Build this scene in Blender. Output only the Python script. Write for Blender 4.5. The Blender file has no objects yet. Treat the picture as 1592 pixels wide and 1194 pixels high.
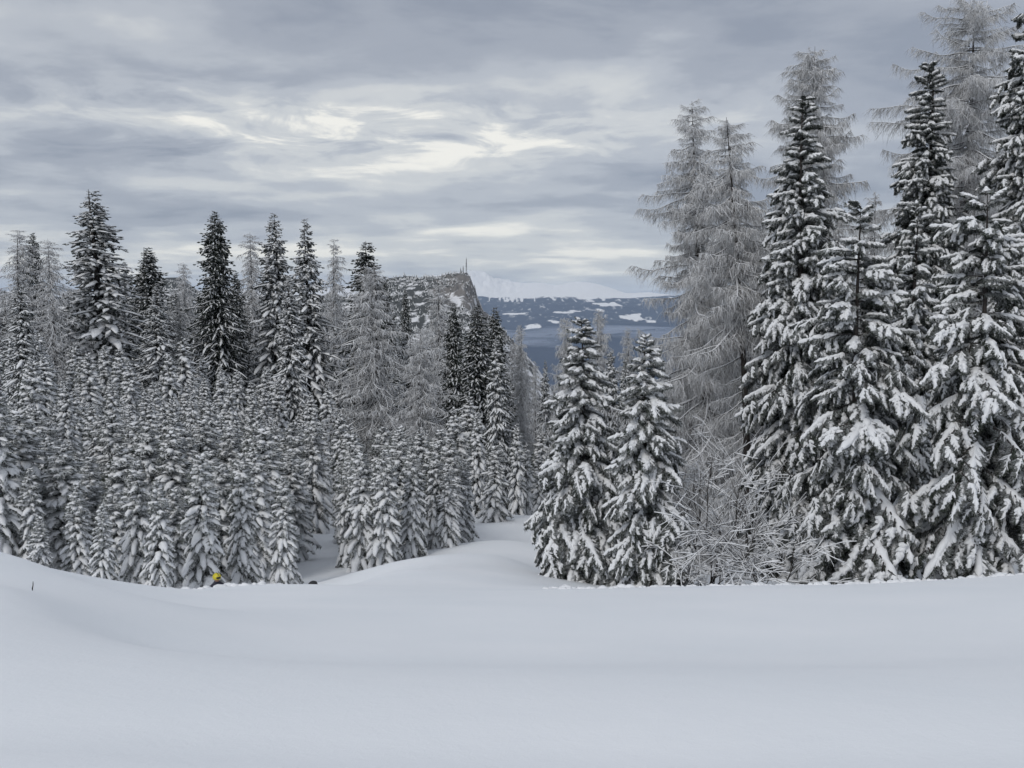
import bpy, bmesh, math, random
import numpy as np
from math import radians as R

sc = bpy.context.scene
# ------------------------------------------------------------------ camera
PITCH = R(4.32)
EYE = 1.65
FPX = 1548.0
cd = bpy.data.cameras.new("camera"); cam = bpy.data.objects.new("camera", cd)
sc.collection.objects.link(cam); sc.camera = cam
cd.sensor_width = 36.0; cd.lens = 36.0 * FPX / 1592.0
cd.clip_start = 0.1; cd.clip_end = 60000
cam.location = (0, 0, EYE); cam.rotation_euler = (R(90) - PITCH, 0, 0)

# ------------------------------------------------------------------ world and sun
SUN_EL, SUN_AZ = R(38), R(-150)          # azimuth clockwise from +Y
world = bpy.data.worlds.new("World"); sc.world = world; world.use_nodes = True
def build_world():
    nt = world.node_tree; N = nt.nodes; Lk = nt.links; N.clear()
    out = N.new("ShaderNodeOutputWorld"); bg = N.new("ShaderNodeBackground"); bg.inputs[1].default_value = 0.1
    Lk.new(bg.outputs[0], out.inputs[0])
    sky = N.new("ShaderNodeTexSky"); sky.sky_type = 'NISHITA'; sky.sun_disc = False
    sky.sun_elevation = SUN_EL; sky.sun_rotation = SUN_AZ; sky.altitude = 1700
    tc = N.new("ShaderNodeTexCoord"); sep = N.new("ShaderNodeSeparateXYZ"); Lk.new(tc.outputs['Generated'], sep.inputs[0])
    def mth(op, a, b=None, c=None):
        n = N.new("ShaderNodeMath"); n.operation = op
        for i, v in enumerate((a, b, c)):
            if v is None: continue
            if isinstance(v, (int, float)): n.inputs[i].default_value = v
            else: Lk.new(v, n.inputs[i])
        return n.outputs[0]
    zc = mth('MAXIMUM', sep.outputs[2], 0.0)
    zz = mth('ADD', zc, 0.10)
    px = mth('DIVIDE', sep.outputs[0], zz); py = mth('DIVIDE', sep.outputs[1], zz)
    cmb = N.new("ShaderNodeCombineXYZ"); Lk.new(px, cmb.inputs[0]); Lk.new(py, cmb.inputs[1])
    def noise(scale, detail, rough, off, dist=0.0, st=(1, 1, 1)):
        mp = N.new("ShaderNodeMapping"); mp.inputs['Location'].default_value = off; mp.inputs['Scale'].default_value = st
        Lk.new(cmb.outputs[0], mp.inputs[0])
        n = N.new("ShaderNodeTexNoise"); n.inputs['Scale'].default_value = scale; n.inputs['Detail'].default_value = detail
        n.inputs['Roughness'].default_value = rough; n.inputs['Distortion'].default_value = dist
        Lk.new(mp.outputs[0], n.inputs['Vector']); return n.outputs['Fac']
    n1 = noise(0.55, 3, 0.5, (3.1, 1.7, 0), 0.3)
    n2 = noise(1.25, 8, 0.52, (7.3, 2.2, 0), 0.25, (1.0, 1.25, 1))
    n3 = noise(4.5, 6, 0.6, (1.3, 9.2, 0), 0.2, (1.0, 0.8, 1))
    dens = mth('ADD', mth('ADD', mth('MULTIPLY', n1, 0.44), mth('MULTIPLY', n2, 0.46)), mth('MULTIPLY', n3, 0.10))
    dens = mth('MULTIPLY_ADD', dens, 1.40, -0.205)
    # thinner cloud: a long bright break, and pale sky low over the far range
    def gauss(v, mu, sg):
        return mth('POWER', 2.718, mth('MULTIPLY', mth('POWER', mth('ABSOLUTE', mth('DIVIDE', mth('SUBTRACT', v, mu), sg)), 2.0), -1.0))
    az = mth('ARCTAN2', sep.outputs[0], sep.outputs[1])
    brk = mth('MULTIPLY', gauss(sep.outputs[2], 0.172, 0.040), gauss(az, -0.16, 0.38))
    brk2 = mth('MULTIPLY', gauss(sep.outputs[2], 0.165, 0.03), gauss(az, -0.52, 0.09))
    low = gauss(sep.outputs[2], 0.050, 0.042)
    top = mth('MULTIPLY', gauss(sep.outputs[2], 0.262, 0.045), gauss(az, 0.05, 0.45))
    leftdk = mth('MULTIPLY', gauss(sep.outputs[2], 0.098, 0.028), gauss(az, -0.42, 0.25))
    brn = noise(3.1, 7, 0.62, (4.4, 6.1, 0), 0.8)
    t = mth('ADD', dens, mth('MULTIPLY', brk, mth('MULTIPLY_ADD', brn, 0.80, -0.31)))
    t = mth('ADD', t, mth('MULTIPLY', brk2, 0.09))
    t = mth('ADD', t, mth('MULTIPLY', low, 0.15))
    t = mth('SUBTRACT', t, mth('MULTIPLY', gauss(sep.outputs[2], 0.014, 0.013), 0.11))
    t = mth('SUBTRACT', t, mth('MULTIPLY', top, 0.07))
    t = mth('SUBTRACT', t, mth('MULTIPLY', leftdk, 0.05))
    cr = N.new("ShaderNodeValToRGB"); Lk.new(t, cr.inputs[0])
    cr.color_ramp.interpolation = 'EASE'
    e = cr.color_ramp.elements
    stops = [(0.35, (0.285, 0.315, 0.375)), (0.45, (0.365, 0.393, 0.448)), (0.54, (0.475, 0.502, 0.545)), (0.63, (0.615, 0.632, 0.64)), (0.75, (0.92, 0.90, 0.83))]
    e[0].position = stops[0][0]; e[0].color = stops[0][1] + (1,); e[1].position = stops[-1][0]; e[1].color = stops[-1][1] + (1,)
    for p, c in stops[1:-1]:
        k = e.new(p); k.color = c + (1,)
    up = mth('MULTIPLY', mth('SUBTRACT', zc, 0.30), 0.5)
    gain = mth('MULTIPLY', mth('ADD', mth('MAXIMUM', up, 0.0), 1.0), 9.0)
    vm = N.new("ShaderNodeVectorMath"); vm.operation = 'SCALE'; Lk.new(cr.outputs[0], vm.inputs[0]); Lk.new(gain, vm.inputs['Scale'])
    mx = N.new("ShaderNodeMix"); mx.data_type = 'RGBA'; mx.inputs[0].default_value = 0.94
    Lk.new(sky.outputs[0], mx.inputs[6]); Lk.new(vm.outputs[0], mx.inputs[7]); Lk.new(mx.outputs[2], bg.inputs[0])
build_world()
sl = bpy.data.lights.new("sun", 'SUN'); sl.energy = 1.0; sl.angle = R(24); sl.color = (1.0, 0.97, 0.93)
so = bpy.data.objects.new("sun", sl); sc.collection.objects.link(so)
so.rotation_euler = (R(90) - SUN_EL, 0, R(180) - SUN_AZ); so.location = (0, 0, 60)
sc.view_settings.view_transform = 'Standard'; sc.view_settings.look = 'None'
sc.view_settings.exposure = 0.23; sc.view_settings.gamma = 1.0; sc.view_settings.use_curve_mapping = False
sc.render.engine = 'CYCLES'
cy = sc.cycles
cy.max_bounces = 5; cy.diffuse_bounces = 3; cy.glossy_bounces = 1; cy.transmission_bounces = 1; cy.volume_bounces = 1
cy.use_denoising = True; cy.use_adaptive_sampling = True; cy.adaptive_threshold = 0.02
cy.sample_clamp_indirect = 4

# ------------------------------------------------------------------ helpers
def at(px, py, D):
    """world point at forward distance D seen at photo pixel px,py"""
    a = (np.asarray(px, float) - 796) / FPX; b = (597 - np.asarray(py, float)) / FPX
    k = D / (b * math.sin(PITCH) + math.cos(PITCH))
    return a * k, D + 0 * a, EYE + (b * math.cos(PITCH) - math.sin(PITCH)) * k
def hz(py, D): return at(796, py, D)[2]

def tag(o, label=None, cat=None, group=None, kind=None):
    if label: o['label'] = label
    if cat: o['category'] = cat
    if group: o['group'] = group
    if kind: o['kind'] = kind
    return o
def link(o, parent=None):
    sc.collection.objects.link(o)
    if parent is not None: o.parent = parent
    return o
def empty(name, loc, rz=0.0):
    o = bpy.data.objects.new(name, None); o.empty_display_size = 0.3
    o.location = loc; o.rotation_euler = (0, 0, rz); return link(o)
def mobj(name, me, parent=None): return link(bpy.data.objects.new(name, me), parent)

class Geo:
    """collects triangles: verts, tris, material index, smooth"""
    def __init__(s): s.v = []; s.f = []; s.m = []; s.n = 0
    def add(s, V, F, mi=0):
        if len(V) == 0: return
        s.v.append(V.reshape(-1, 3)); s.f.append(F.reshape(-1, 3) + s.n); s.m.append(np.full(len(F.reshape(-1, 3)), mi, np.int32)); s.n += len(V.reshape(-1, 3))
    def arrays(s): return np.concatenate(s.v), np.concatenate(s.f), np.concatenate(s.m)
    def mesh(s, name, mats, smooth=False):
        V, F, Mi = s.arrays(); return arr_mesh(name, V, F, mats, Mi, smooth)
def arr_mesh(name, V, F, mats, Mi=None, smooth=False):
    me = bpy.data.meshes.new(name); k = F.shape[1]
    me.vertices.add(len(V)); me.vertices.foreach_set("co", np.ascontiguousarray(V, np.float32).ravel())
    me.loops.add(len(F) * k); me.loops.foreach_set("vertex_index", F.astype(np.int32).ravel())
    me.polygons.add(len(F)); me.polygons.foreach_set("loop_start", np.arange(0, len(F) * k, k, dtype=np.int32))
    for m in mats: me.materials.append(m)
    if Mi is not None and len(mats) > 1: me.polygons.foreach_set("material_index", Mi)
    me.polygons.foreach_set("use_smooth", np.full(len(F), smooth, bool))
    me.update(calc_edges=True); return me
def nrm(a): return a / np.maximum(np.linalg.norm(a, axis=-1, keepdims=True), 1e-9)
def blobs(P, W, H, sides=6, low=0.4, phase=0.0):
    """P (N,K,3) centre lines, W,H (N,K) half width and height: N closed tubes with a flat-bottomed section"""
    N_, K, _ = P.shape
    T = np.gradient(P, axis=1); T = nrm(T)
    up = np.array([0, 0, 1.0]); S = np.cross(T, np.broadcast_to(up, T.shape))
    bad = np.linalg.norm(S, axis=-1) < 0.08; S[bad] = np.array([1.0, 0.15, 0]); S = nrm(S); U = nrm(np.cross(S, T))
    ph = np.arange(sides) / sides * 2 * np.pi + phase
    c = np.cos(ph); s_ = np.sin(ph); s_ = np.where(s_ < 0, s_ * low, s_)
    V = P[:, :, None, :] + S[:, :, None, :] * (W[:, :, None] * c)[..., None] + U[:, :, None, :] * (H[:, :, None] * s_)[..., None]
    i = np.arange(K - 1)[:, None]; j = np.arange(sides)[None, :]; j2 = (j + 1) % sides
    a = i * sides + j; b = i * sides + j2; c_ = (i + 1) * sides + j2; d = (i + 1) * sides + j
    f = np.concatenate([np.stack([a, b, c_], -1).reshape(-1, 3), np.stack([a, c_, d], -1).reshape(-1, 3)])
    F = (f[None] + (np.arange(N_) * K * sides)[:, None, None]).reshape(-1, 3)
    return V.reshape(-1, 3), F
def spikes(B, D, w, mid=True):
    """needle brushes: base B, direction*length D, half width w"""
    n = len(B); T = nrm(D); ref = np.where(np.abs(T[:, 2:3]) > 0.9, np.array([[1.0, 0, 0]]), np.array([[0, 0, 1.0]]))
    S = nrm(np.cross(T, ref)); U = np.cross(S, T); w = np.broadcast_to(w, (n,))[:, None]
    cs = [(1, 0), (-0.5, 0.866), (-0.5, -0.866)]
    if mid:
        ring = [B + D * 0.35 + S * w * a + U * w * b for a, b in cs]
        V = np.stack([B] + ring + [B + D], 1)
        f = np.array([[0, 1, 2], [0, 2, 3], [0, 3, 1], [4, 2, 1], [4, 3, 2], [4, 1, 3]]); k = 5
    else:
        ring = [B + S * w * a + U * w * b for a, b in cs]
        V = np.stack(ring + [B + D], 1); f = np.array([[3, 1, 0], [3, 2, 1], [3, 0, 2]]); k = 4
    F = (f[None] + (np.arange(n) * k)[:, None, None]).reshape(-1, 3)
    return V.reshape(-1, 3), F
def lump(V, amp, freq, seed):
    q = V * freq + seed
    d = np.stack([np.sin(q[:, 1] * 1.3 + 2 * np.sin(q[:, 2])), np.sin(q[:, 2] * 1.1 + 2 * np.sin(q[:, 0] * 1.2)), np.sin(q[:, 0] + 2 * np.sin(q[:, 1] * .9))], 1)
    return V + d * amp

def vnoise(x, y, seed=0):
    xi = np.floor(x).astype(np.int64); yi = np.floor(y).astype(np.int64); xf = x - xi; yf = y - yi
    def h(a, b):
        n = (a * 374761393 + b * 668265263 + seed * 974711) & 0xffffffff
        n = ((n ^ (n >> 13)) * 1274126177) & 0xffffffff
        return ((n ^ (n >> 16)) & 0xffff) / 65535.0
    u = xf * xf * (3 - 2 * xf); v = yf * yf * (3 - 2 * yf)
    return (h(xi, yi) * (1 - u) + h(xi + 1, yi) * u) * (1 - v) + (h(xi, yi + 1) * (1 - u) + h(xi + 1, yi + 1) * u) * v
def fbm(x, y, seed=0, oct=5, gain=0.5):
    s = 0; a = 1; t = 0
    for o in range(oct):
        s = s + a * vnoise(x, y, seed + o * 17); t += a; a *= gain; x = x * 2.03 + 3.1; y = y * 2.03 + 1.7
    return s / t

# ------------------------------------------------------------------ materials
def mat(name):
    m = bpy.data.materials.new(name); m.use_nodes = True; nt = m.node_tree; N = nt.nodes
    return m, nt, N, nt.links, N['Principled BSDF']
def nz(N, Lk, scale, detail=4, rough=0.6, coord='Object'):
    tc = N.new("ShaderNodeTexCoord"); n = N.new("ShaderNodeTexNoise"); n.inputs['Scale'].default_value = scale
    n.inputs['Detail'].default_value = detail; n.inputs['Roughness'].default_value = rough
    Lk.new(tc.outputs[coord], n.inputs['Vector']); return n.outputs['Fac']
def ramp(N, Lk, src, stops):
    r = N.new("ShaderNodeValToRGB"); Lk.new(src, r.inputs[0]); e = r.color_ramp.elements
    e[0].position = stops[0][0]; e[0].color = stops[0][1] + (1,); e[1].position = stops[-1][0]; e[1].color = stops[-1][1] + (1,)
    for p, c in stops[1:-1]: k = e.new(p); k.color = c + (1,)
    return r.outputs[0]
def snow_mat(name, col, bump, scale, bd=0.02):
    m, nt, N, Lk, P = mat(name)
    f = nz(N, Lk, scale, 6, 0.65)
    c = ramp(N, Lk, f, [(0.3, tuple(x * 0.93 for x in col)), (0.7, col)])
    Lk.new(c, P.inputs['Base Color']); P.inputs['Roughness'].default_value = 0.75; P.inputs['Specular IOR Level'].default_value = 0.2
    b = N.new("ShaderNodeBump"); b.inputs['Strength'].default_value = bump; b.inputs['Distance'].default_value = bd
    Lk.new(f, b.inputs['Height']); Lk.new(b.outputs[0], P.inputs['Normal']); return m
M_snow_tree = snow_mat("snow_on_boughs", (0.83, 0.84, 0.855), 0.5, 25, 0.02)
def ground_mat():
    m, nt, N, Lk, P = mat("snow_ground")
    f1 = nz(N, Lk, 0.35, 4, 0.5); f2 = nz(N, Lk, 28, 5, 0.8)
    f3 = nz(N, Lk, 3.0, 5, 0.6)
    c = ramp(N, Lk, f1, [(0.3, (0.80, 0.825, 0.85)), (0.7, (0.85, 0.865, 0.885))])
    Lk.new(c, P.inputs['Base Color']); P.inputs['Roughness'].default_value = 0.8; P.inputs['Specular IOR Level'].default_value = 0.15
    b1 = N.new("ShaderNodeBump"); b1.inputs['Strength'].default_value = 0.35; b1.inputs['Distance'].default_value = 0.010; Lk.new(f2, b1.inputs['Height'])
    b2 = N.new("ShaderNodeBump"); b2.inputs['Strength'].default_value = 0.3; b2.inputs['Distance'].default_value = 0.03; Lk.new(f3, b2.inputs['Height'])
    Lk.new(b1.outputs[0], b2.inputs['Normal']); Lk.new(b2.outputs[0], P.inputs['Normal']); return m
M_ground = ground_mat()
def frosted(name, dark, light, frost, lo, hi, scale=6.0, amount=1.0):
    """dark tissue with frost and snow dust lying on its upper side"""
    m, nt, N, Lk, P = mat(name)
    f = nz(N, Lk, scale, 3, 0.6)
    oi = N.new("ShaderNodeObjectInfo")
    c = ramp(N, Lk, f, [(0.3, dark), (0.7, light)])
    g = N.new("ShaderNodeNewGeometry"); sp = N.new("ShaderNodeSeparateXYZ"); Lk.new(g.outputs['True Normal'], sp.inputs[0])
    ad = N.new("ShaderNodeMath"); ad.operation = 'MULTIPLY_ADD'; Lk.new(f, ad.inputs[0]); ad.inputs[1].default_value = 1.2; Lk.new(sp.outputs[2], ad.inputs[2])
    mr = N.new("ShaderNodeMapRange"); mr.inputs['From Min'].default_value = lo; mr.inputs['From Max'].default_value = hi; mr.inputs['To Max'].default_value = amount
    Lk.new(ad.outputs[0], mr.inputs['Value'])
    mx = N.new("ShaderNodeMix"); mx.data_type = 'RGBA'; Lk.new(mr.outputs[0], mx.inputs[0]); Lk.new(c, mx.inputs[6]); mx.inputs[7].default_value = frost + (1,)
    Lk.new(mx.outputs[2], P.inputs['Base Color']); P.inputs['Roughness'].default_value = 0.8; P.inputs['Specular IOR Level'].default_value = 0.15
    return m
M_needle = frosted("spruce_needles", (0.020, 0.026, 0.018), (0.042, 0.050, 0.036), (0.60, 0.62, 0.64), 0.5, 1.45, 16.0, 0.62)
M_needle_young = frosted("young_spruce_needles", (0.028, 0.034, 0.026), (0.055, 0.062, 0.050), (0.66, 0.68, 0.69), 0.4, 1.35, 8.0, 0.8)
M_needle_far = frosted("tall_spruce_needles", (0.018, 0.024, 0.020), (0.038, 0.046, 0.038), (0.6, 0.62, 0.63), 0.6, 1.5, 2.0, 0.7)
M_needle_dark = frosted("bare_spruce_needles", (0.014, 0.020, 0.015), (0.032, 0.040, 0.030), (0.5, 0.52, 0.53), 1.0, 1.9, 4.0, 0.4)
M_bark = frosted("bark", (0.022, 0.019, 0.018), (0.048, 0.042, 0.039), (0.5, 0.51, 0.52), 1.0, 1.7, 9.0, 0.5)
M_twig = frosted("larch_twigs", (0.060, 0.052, 0.046), (0.13, 0.115, 0.105), (0.68, 0.69, 0.70), 0.3, 1.25, 7.0, 0.78)
M_shrub = frosted("shrub_bark", (0.025, 0.022, 0.020), (0.055, 0.048, 0.043), (0.6, 0.6, 0.6), 0.9, 1.6, 9.0, 0.5)

# ------------------------------------------------------------------ terrain (near hillside)
U_ = {  # photo column: list of (distance, photo row of the ground there)
 -900: [(8, 930), (14, 790), (22, 800), (34, 790), (50, 740), (80, 670), (130, 600), (200, 570), (320, 555)],
 -350: [(8, 950), (14, 820), (22, 850), (34, 850), (50, 790), (80, 700), (130, 620), (200, 585), (320, 570)],
 0:    [(8, 912), (13, 857), (18, 868), (24, 893), (32, 900), (45, 858), (65, 752), (100, 645), (150, 585), (200, 562), (320, 560)],
 110:  [(8, 962), (14, 897), (20, 895), (26, 918), (32, 930), (45, 880), (65, 768), (100, 655), (150, 592), (200, 566), (320, 565)],
 230:  [(8, 1005), (14, 938), (21, 919), (26, 935), (32, 948), (45, 890), (65, 778), (100, 662), (150, 600), (200, 572), (320, 570)],
 360:  [(8, 1022), (14, 945), (22, 911), (30, 950), (36, 930), (50, 860), (70, 770), (100, 682), (150, 615), (200, 590), (320, 585)],
 484:  [(8, 1030), (14, 948), (22, 908), (30, 948), (38, 908), (48, 868), (60, 826), (75, 780), (100, 712), (150, 650), (200, 620), (320, 610)],
 600:  [(8, 1032), (14, 950), (22, 912), (29, 890), (34, 878), (42, 878), (52, 858), (65, 822), (85, 770), (110, 730), (150, 700), (200, 680), (320, 670)],
 715:  [(8, 1034), (14, 950), (22, 917), (29, 887), (36, 861), (46, 846), (60, 815), (75, 790), (90, 775), (110, 765), (150, 750), (200, 730), (320, 720)],
 790:  [(8, 1034), (14, 950), (22, 917), (29, 893), (36, 866), (46, 840), (60, 808), (72, 786), (85, 777), (100, 790), (130, 800), (200, 810), (320, 800)],
 880:  [(8, 1034), (14, 950), (22, 916), (28, 913), (36, 905), (50, 860), (72, 810), (90, 790), (120, 800), (200, 820), (320, 800)],
 1100: [(8, 1034), (14, 950), (21, 911), (27, 913), (36, 905), (50, 870), (72, 800), (100, 750), (150, 740), (200, 760), (320, 760)],
 1350: [(8, 1032), (14, 948), (21, 909), (27, 912), (36, 900), (50, 860), (72, 790), (100, 730), (150, 700), (200, 700), (320, 720)],
 1592: [(8, 1022), (14, 932), (21, 894), (27, 898), (36, 885), (50, 840), (72, 770), (100, 710), (150, 680), (200, 680), (320, 700)],
 2100: [(8, 1000), (14, 910), (22, 880), (34, 860), (60, 760), (100, 690), (200, 660), (320, 680)],
}
pts = []
for u, l in U_.items():
    for D, p in l:
        x, y, z = at(u, p, D); pts.append((float(x), D, float(z)))
pts += [(-9, -6, 1.6), (-4, -3, .6), (0, -6, 0.6), (0, -2, 0.15), (4, -3, .2), (10, -6, .6), (-3.2, 1.5, .28), (0, 1.5, 0.02), (3, 1.5, 0.0),
        (-1.8, 3.8, -0.08), (0, 3.8, -0.17), (1.8, 3.8, -0.17), (4.5, 3.5, -.1), (-6, 3.5, .35), (9, 4, 0.1), (-11, 4, 1.4)]
pts = np.array(pts)
def warp(x, y):
    ys = 0.5 * (y + np.sqrt(y * y + 9)) + 4.5
    return np.stack([x / ys * 1.0, np.log(ys)], -1)
def tps(r2): return 0.5 * r2 * np.log(r2 + 1e-9)
Cw = warp(pts[:, 0], pts[:, 1]); n_ = len(Cw)
def slope_ref(y): ys = 0.5 * (y + np.sqrt(y * y + 9)); return -0.27 * np.minimum(ys, 60) - 0.04 * np.maximum(ys - 60, 0)
A_ = np.zeros((n_ + 3, n_ + 3)); d2 = ((Cw[:, None] - Cw[None]) ** 2).sum(-1)
A_[:n_, :n_] = tps(d2) + np.eye(n_) * 2e-4; A_[:n_, n_] = 1; A_[:n_, n_ + 1:] = Cw; A_[n_, :n_] = 1; A_[n_ + 1:, :n_] = Cw.T
scl = pts[:, 1].clip(4, None)
rhs = np.zeros(n_ + 3); rhs[:n_] = (pts[:, 2] - slope_ref(pts[:, 1])) / scl
coef = np.linalg.solve(A_, rhs)
def gz(x, y):
    x = np.asarray(x, float); y = np.asarray(y, float); sh = np.broadcast(x, y).shape
    x = np.broadcast_to(x, sh).ravel(); y = np.broadcast_to(y, sh).ravel(); out = np.empty(len(x))
    for i in range(0, len(x), 20000):
        xs, ys = x[i:i + 20000], y[i:i + 20000]; w = warp(xs, ys)
        r2 = ((w[:, None] - Cw[None]) ** 2).sum(-1); q = tps(r2) @ coef[:n_] + coef[n_] + w @ coef[n_ + 1:]
        out[i:i + 20000] = q * ys.clip(4, None) + slope_ref(ys)
    out += 0.014 * (fbm(x * 1.1, y * .8, 15, 3) - 0.5)
    # gentle wind-packed swells; beyond 40 m rougher forest floor
    out += 0.05 * (fbm(x * 0.30, y * 0.30, 5, 3) - 0.5) * np.clip((y - 2) / 6, 0, 1) + 0.5 * (fbm(x * 0.15, y * 0.15, 9, 3) - 0.5) * np.clip((y - 36) / 30, 0, 1)
    out -= np.clip((y - 235) / 90, 0, None) ** 2 * 60
    return out.reshape(sh)
def build_ground():
    nx, ny = 300, 400
    t = np.linspace(-1, 1, nx); X = 330 * np.sinh(4.6 * t) / math.sinh(4.6)
    s = np.linspace(0, 1, ny); Y = -12 + 342 * (np.sinh(4.0 * s) / math.sinh(4.0))
    gx, gy = np.meshgrid(X, Y); Z = gz(gx, gy)
    V = np.stack([gx, gy, Z], -1).reshape(-1, 3)
    i = np.arange(ny - 1)[:, None] * nx + np.arange(nx - 1)[None]
    F = np.stack([i, i + 1, i + nx + 1, i + nx], -1).reshape(-1, 4)
    o = mobj("snow_ground", arr_mesh("snow_ground", V, F, [M_ground], None, True)); tag(o, kind='structure')
build_ground()

# ------------------------------------------------------------------ far terrain
def vcol_mat(name, snow, forest, rock, scale, soft=0.0):
    m, nt, N, Lk, P = mat(name)
    at_ = N.new("ShaderNodeAttribute"); at_.attribute_name = "cover"
    sp = N.new("ShaderNodeSeparateColor"); Lk.new(at_.outputs['Color'], sp.inputs[0])
    f = nz(N, Lk, scale, 8, 0.7)
    def edge(src, w):
        a = N.new("ShaderNodeMath"); a.operation = 'MULTIPLY_ADD'; Lk.new(f, a.inputs[0]); a.inputs[1].default_value = w; Lk.new(src, a.inputs[2])
        r = N.new("ShaderNodeMapRange"); Lk.new(a.outputs[0], r.inputs['Value']); r.inputs['From Min'].default_value = 0.45 - soft + w / 2; r.inputs['From Max'].default_value = 0.62 + soft + w / 2; return r.outputs[0]
    m1 = N.new("ShaderNodeMix"); m1.data_type = 'RGBA'; m1.inputs[6].default_value = forest + (1,); m1.inputs[7].default_value = rock + (1,); Lk.new(edge(sp.outputs[1], 1.2), m1.inputs[0])
    m2 = N.new("ShaderNodeMix"); m2.data_type = 'RGBA'; Lk.new(m1.outputs[2], m2.inputs[6]); m2.inputs[7].default_value = snow + (1,); Lk.new(edge(sp.outputs[0], 0.9), m2.inputs[0])
    Lk.new(m2.outputs[2], P.inputs['Base Color']); P.inputs['Roughness'].default_value = 0.9; P.inputs['Specular IOR Level'].default_value = 0.1
    return m
def grid_mesh(name, X, Y, Z, cov, m):
    ny, nx = X.shape; V = np.stack([X, Y, Z], -1).reshape(-1, 3)
    i = np.arange(ny - 1)[:, None] * nx + np.arange(nx - 1)[None]
    F = np.stack([i, i + 1, i + nx + 1, i + nx], -1).reshape(-1, 4)
    me = arr_mesh(name, V, F, [m], None, True)
    ca = me.color_attributes.new("cover", 'FLOAT_COLOR', 'POINT')
    c = np.ones((len(V), 4), np.float32); c[:, 0] = cov[0].ravel(); c[:, 1] = cov[1].ravel(); c[:, 2] = 0
    ca.data.foreach_set("color", c.ravel()); return mobj(name, me)
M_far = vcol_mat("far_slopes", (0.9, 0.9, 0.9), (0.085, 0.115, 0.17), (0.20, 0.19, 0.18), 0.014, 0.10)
def build_far():
    u = np.concatenate([np.linspace(-2600, 640, 70), np.linspace(650, 1150, 330), np.linspace(1160, 4200, 70)])
    D = np.concatenate([np.geomspace(250, 5000, 70), np.geomspace(5100, 16500, 190), np.geomspace(17000, 30000, 14)])
    uu, DD = np.meshgrid(u, D)
    rows = [(250, 800), (300, 770), (600, 700), (1200, 655), (2500, 610), (4000, 570), (6000, 527), (9000, 494), (11500, 470), (12300, 462)]
    base = np.interp(np.log(DD), np.log([r[0] for r in rows]), [r[1] for r in rows])
    top = np.interp(uu, [-2600, -500, 500, 720, 735, 755, 768, 782, 793, 812, 829, 849, 860, 870, 882, 897, 912, 932, 948, 970, 987, 1009, 1020, 1060, 1100, 1300, 1600, 2200, 4200],
                        [462, 458, 450, 424, 421, 426, 434, 436, 437, 441, 441, 441.5, 444, 443, 441, 439.5, 439.5, 443, 449, 456, 457, 456, 458, 462, 452, 462, 450, 455, 460])
    k = np.clip((DD - 12300) / 2700, 0, 1); k = k * k * (3 - 2 * k)
    py = np.where(DD <= 12300, base, 462 * (1 - k) + top * k)
    Z = EYE + (480 - py) / FPX * DD * 1.0
    py_z = at(796, py, DD)[2]; Z = py_z
    X = (uu - 796) / FPX * DD
    # hills and gullies
    amp = np.interp(DD, [250, 1500, 4000, 9000, 12000, 14500, 16500], [3, 20, 45, 60, 60, 22, 10])
    rid = 1 - np.abs(2 * fbm(X / 1500, DD / 1800, 3, 6, 0.5) - 1)
    Z = Z + amp * (rid - 0.78) * 2.0
    spk = np.exp(-((uu - 765) / 45.0) ** 2) * k
    Z += k * 34 * (1 - np.abs(2 * fbm(uu / 26 + 4, DD / 1400, 12, 5) - 1) - 0.6)
    Z += spk * 105 * (1 - np.abs(2 * fbm(uu / 16, DD / 900, 8, 4) - 1) - 0.75)
    Z = np.where(DD > 15400, Z - (DD - 15400) * 0.08, Z)
    # snow above the tree line, pastures below
    n = fbm(X / 75, DD / 260, 21, 5)
    line = 12350 + (fbm(X / 900, X * 0 + 3, 4, 4) - 0.5) * 1500
    snow = np.clip((DD - line) / 420 + 0.5 + (n - .5) * 1.3, 0, 1)
    ppy = py
    pasture = 0 * X
    for (cx, cyy, wx, wy) in [(803, 487, 20, 4), (826, 506, 13, 6), (872, 487, 20, 2.6), (893, 484, 12, 1.6), (952, 476, 26, 2.6), (985, 489, 24, 3.0), (921, 483, 18, 1.6), (1012, 493, 10, 3), (862, 497, 9, 1.5),
                              (700, 487, 30, 4), (620, 500, 40, 4), (1100, 488, 30, 4), (1180, 480, 40, 3), (500, 490, 50, 4), (1350, 485, 60, 4), (300, 495, 60, 4), (0, 488, 80, 4), (1700, 490, 80, 4)]:
        d = ((uu - cx) / wx) ** 2 + ((ppy - cyy) / wy) ** 2
        pasture = np.maximum(pasture, np.clip(1.15 - d * .8 + (n - .5) * 4.0, 0, 1) * (d < 2.2))
    glade = np.clip((fbm(X / 38, DD / 150, 61, 4) - .60) * 6, 0, .50) * np.clip((DD - 7800) / 800, 0, 1)
    gully = np.clip((fbm(X / 30, DD / 900, 71, 3) - .60) * 8, 0, 1) * np.clip((DD - 11200) / 700, 0, 1)
    snow = np.maximum.reduce([snow, pasture, glade, gully])
    rock = np.clip((n - 0.6) * 4, 0, 1) * 0.0
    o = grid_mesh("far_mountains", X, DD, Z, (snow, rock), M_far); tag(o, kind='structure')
build_far()

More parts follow.
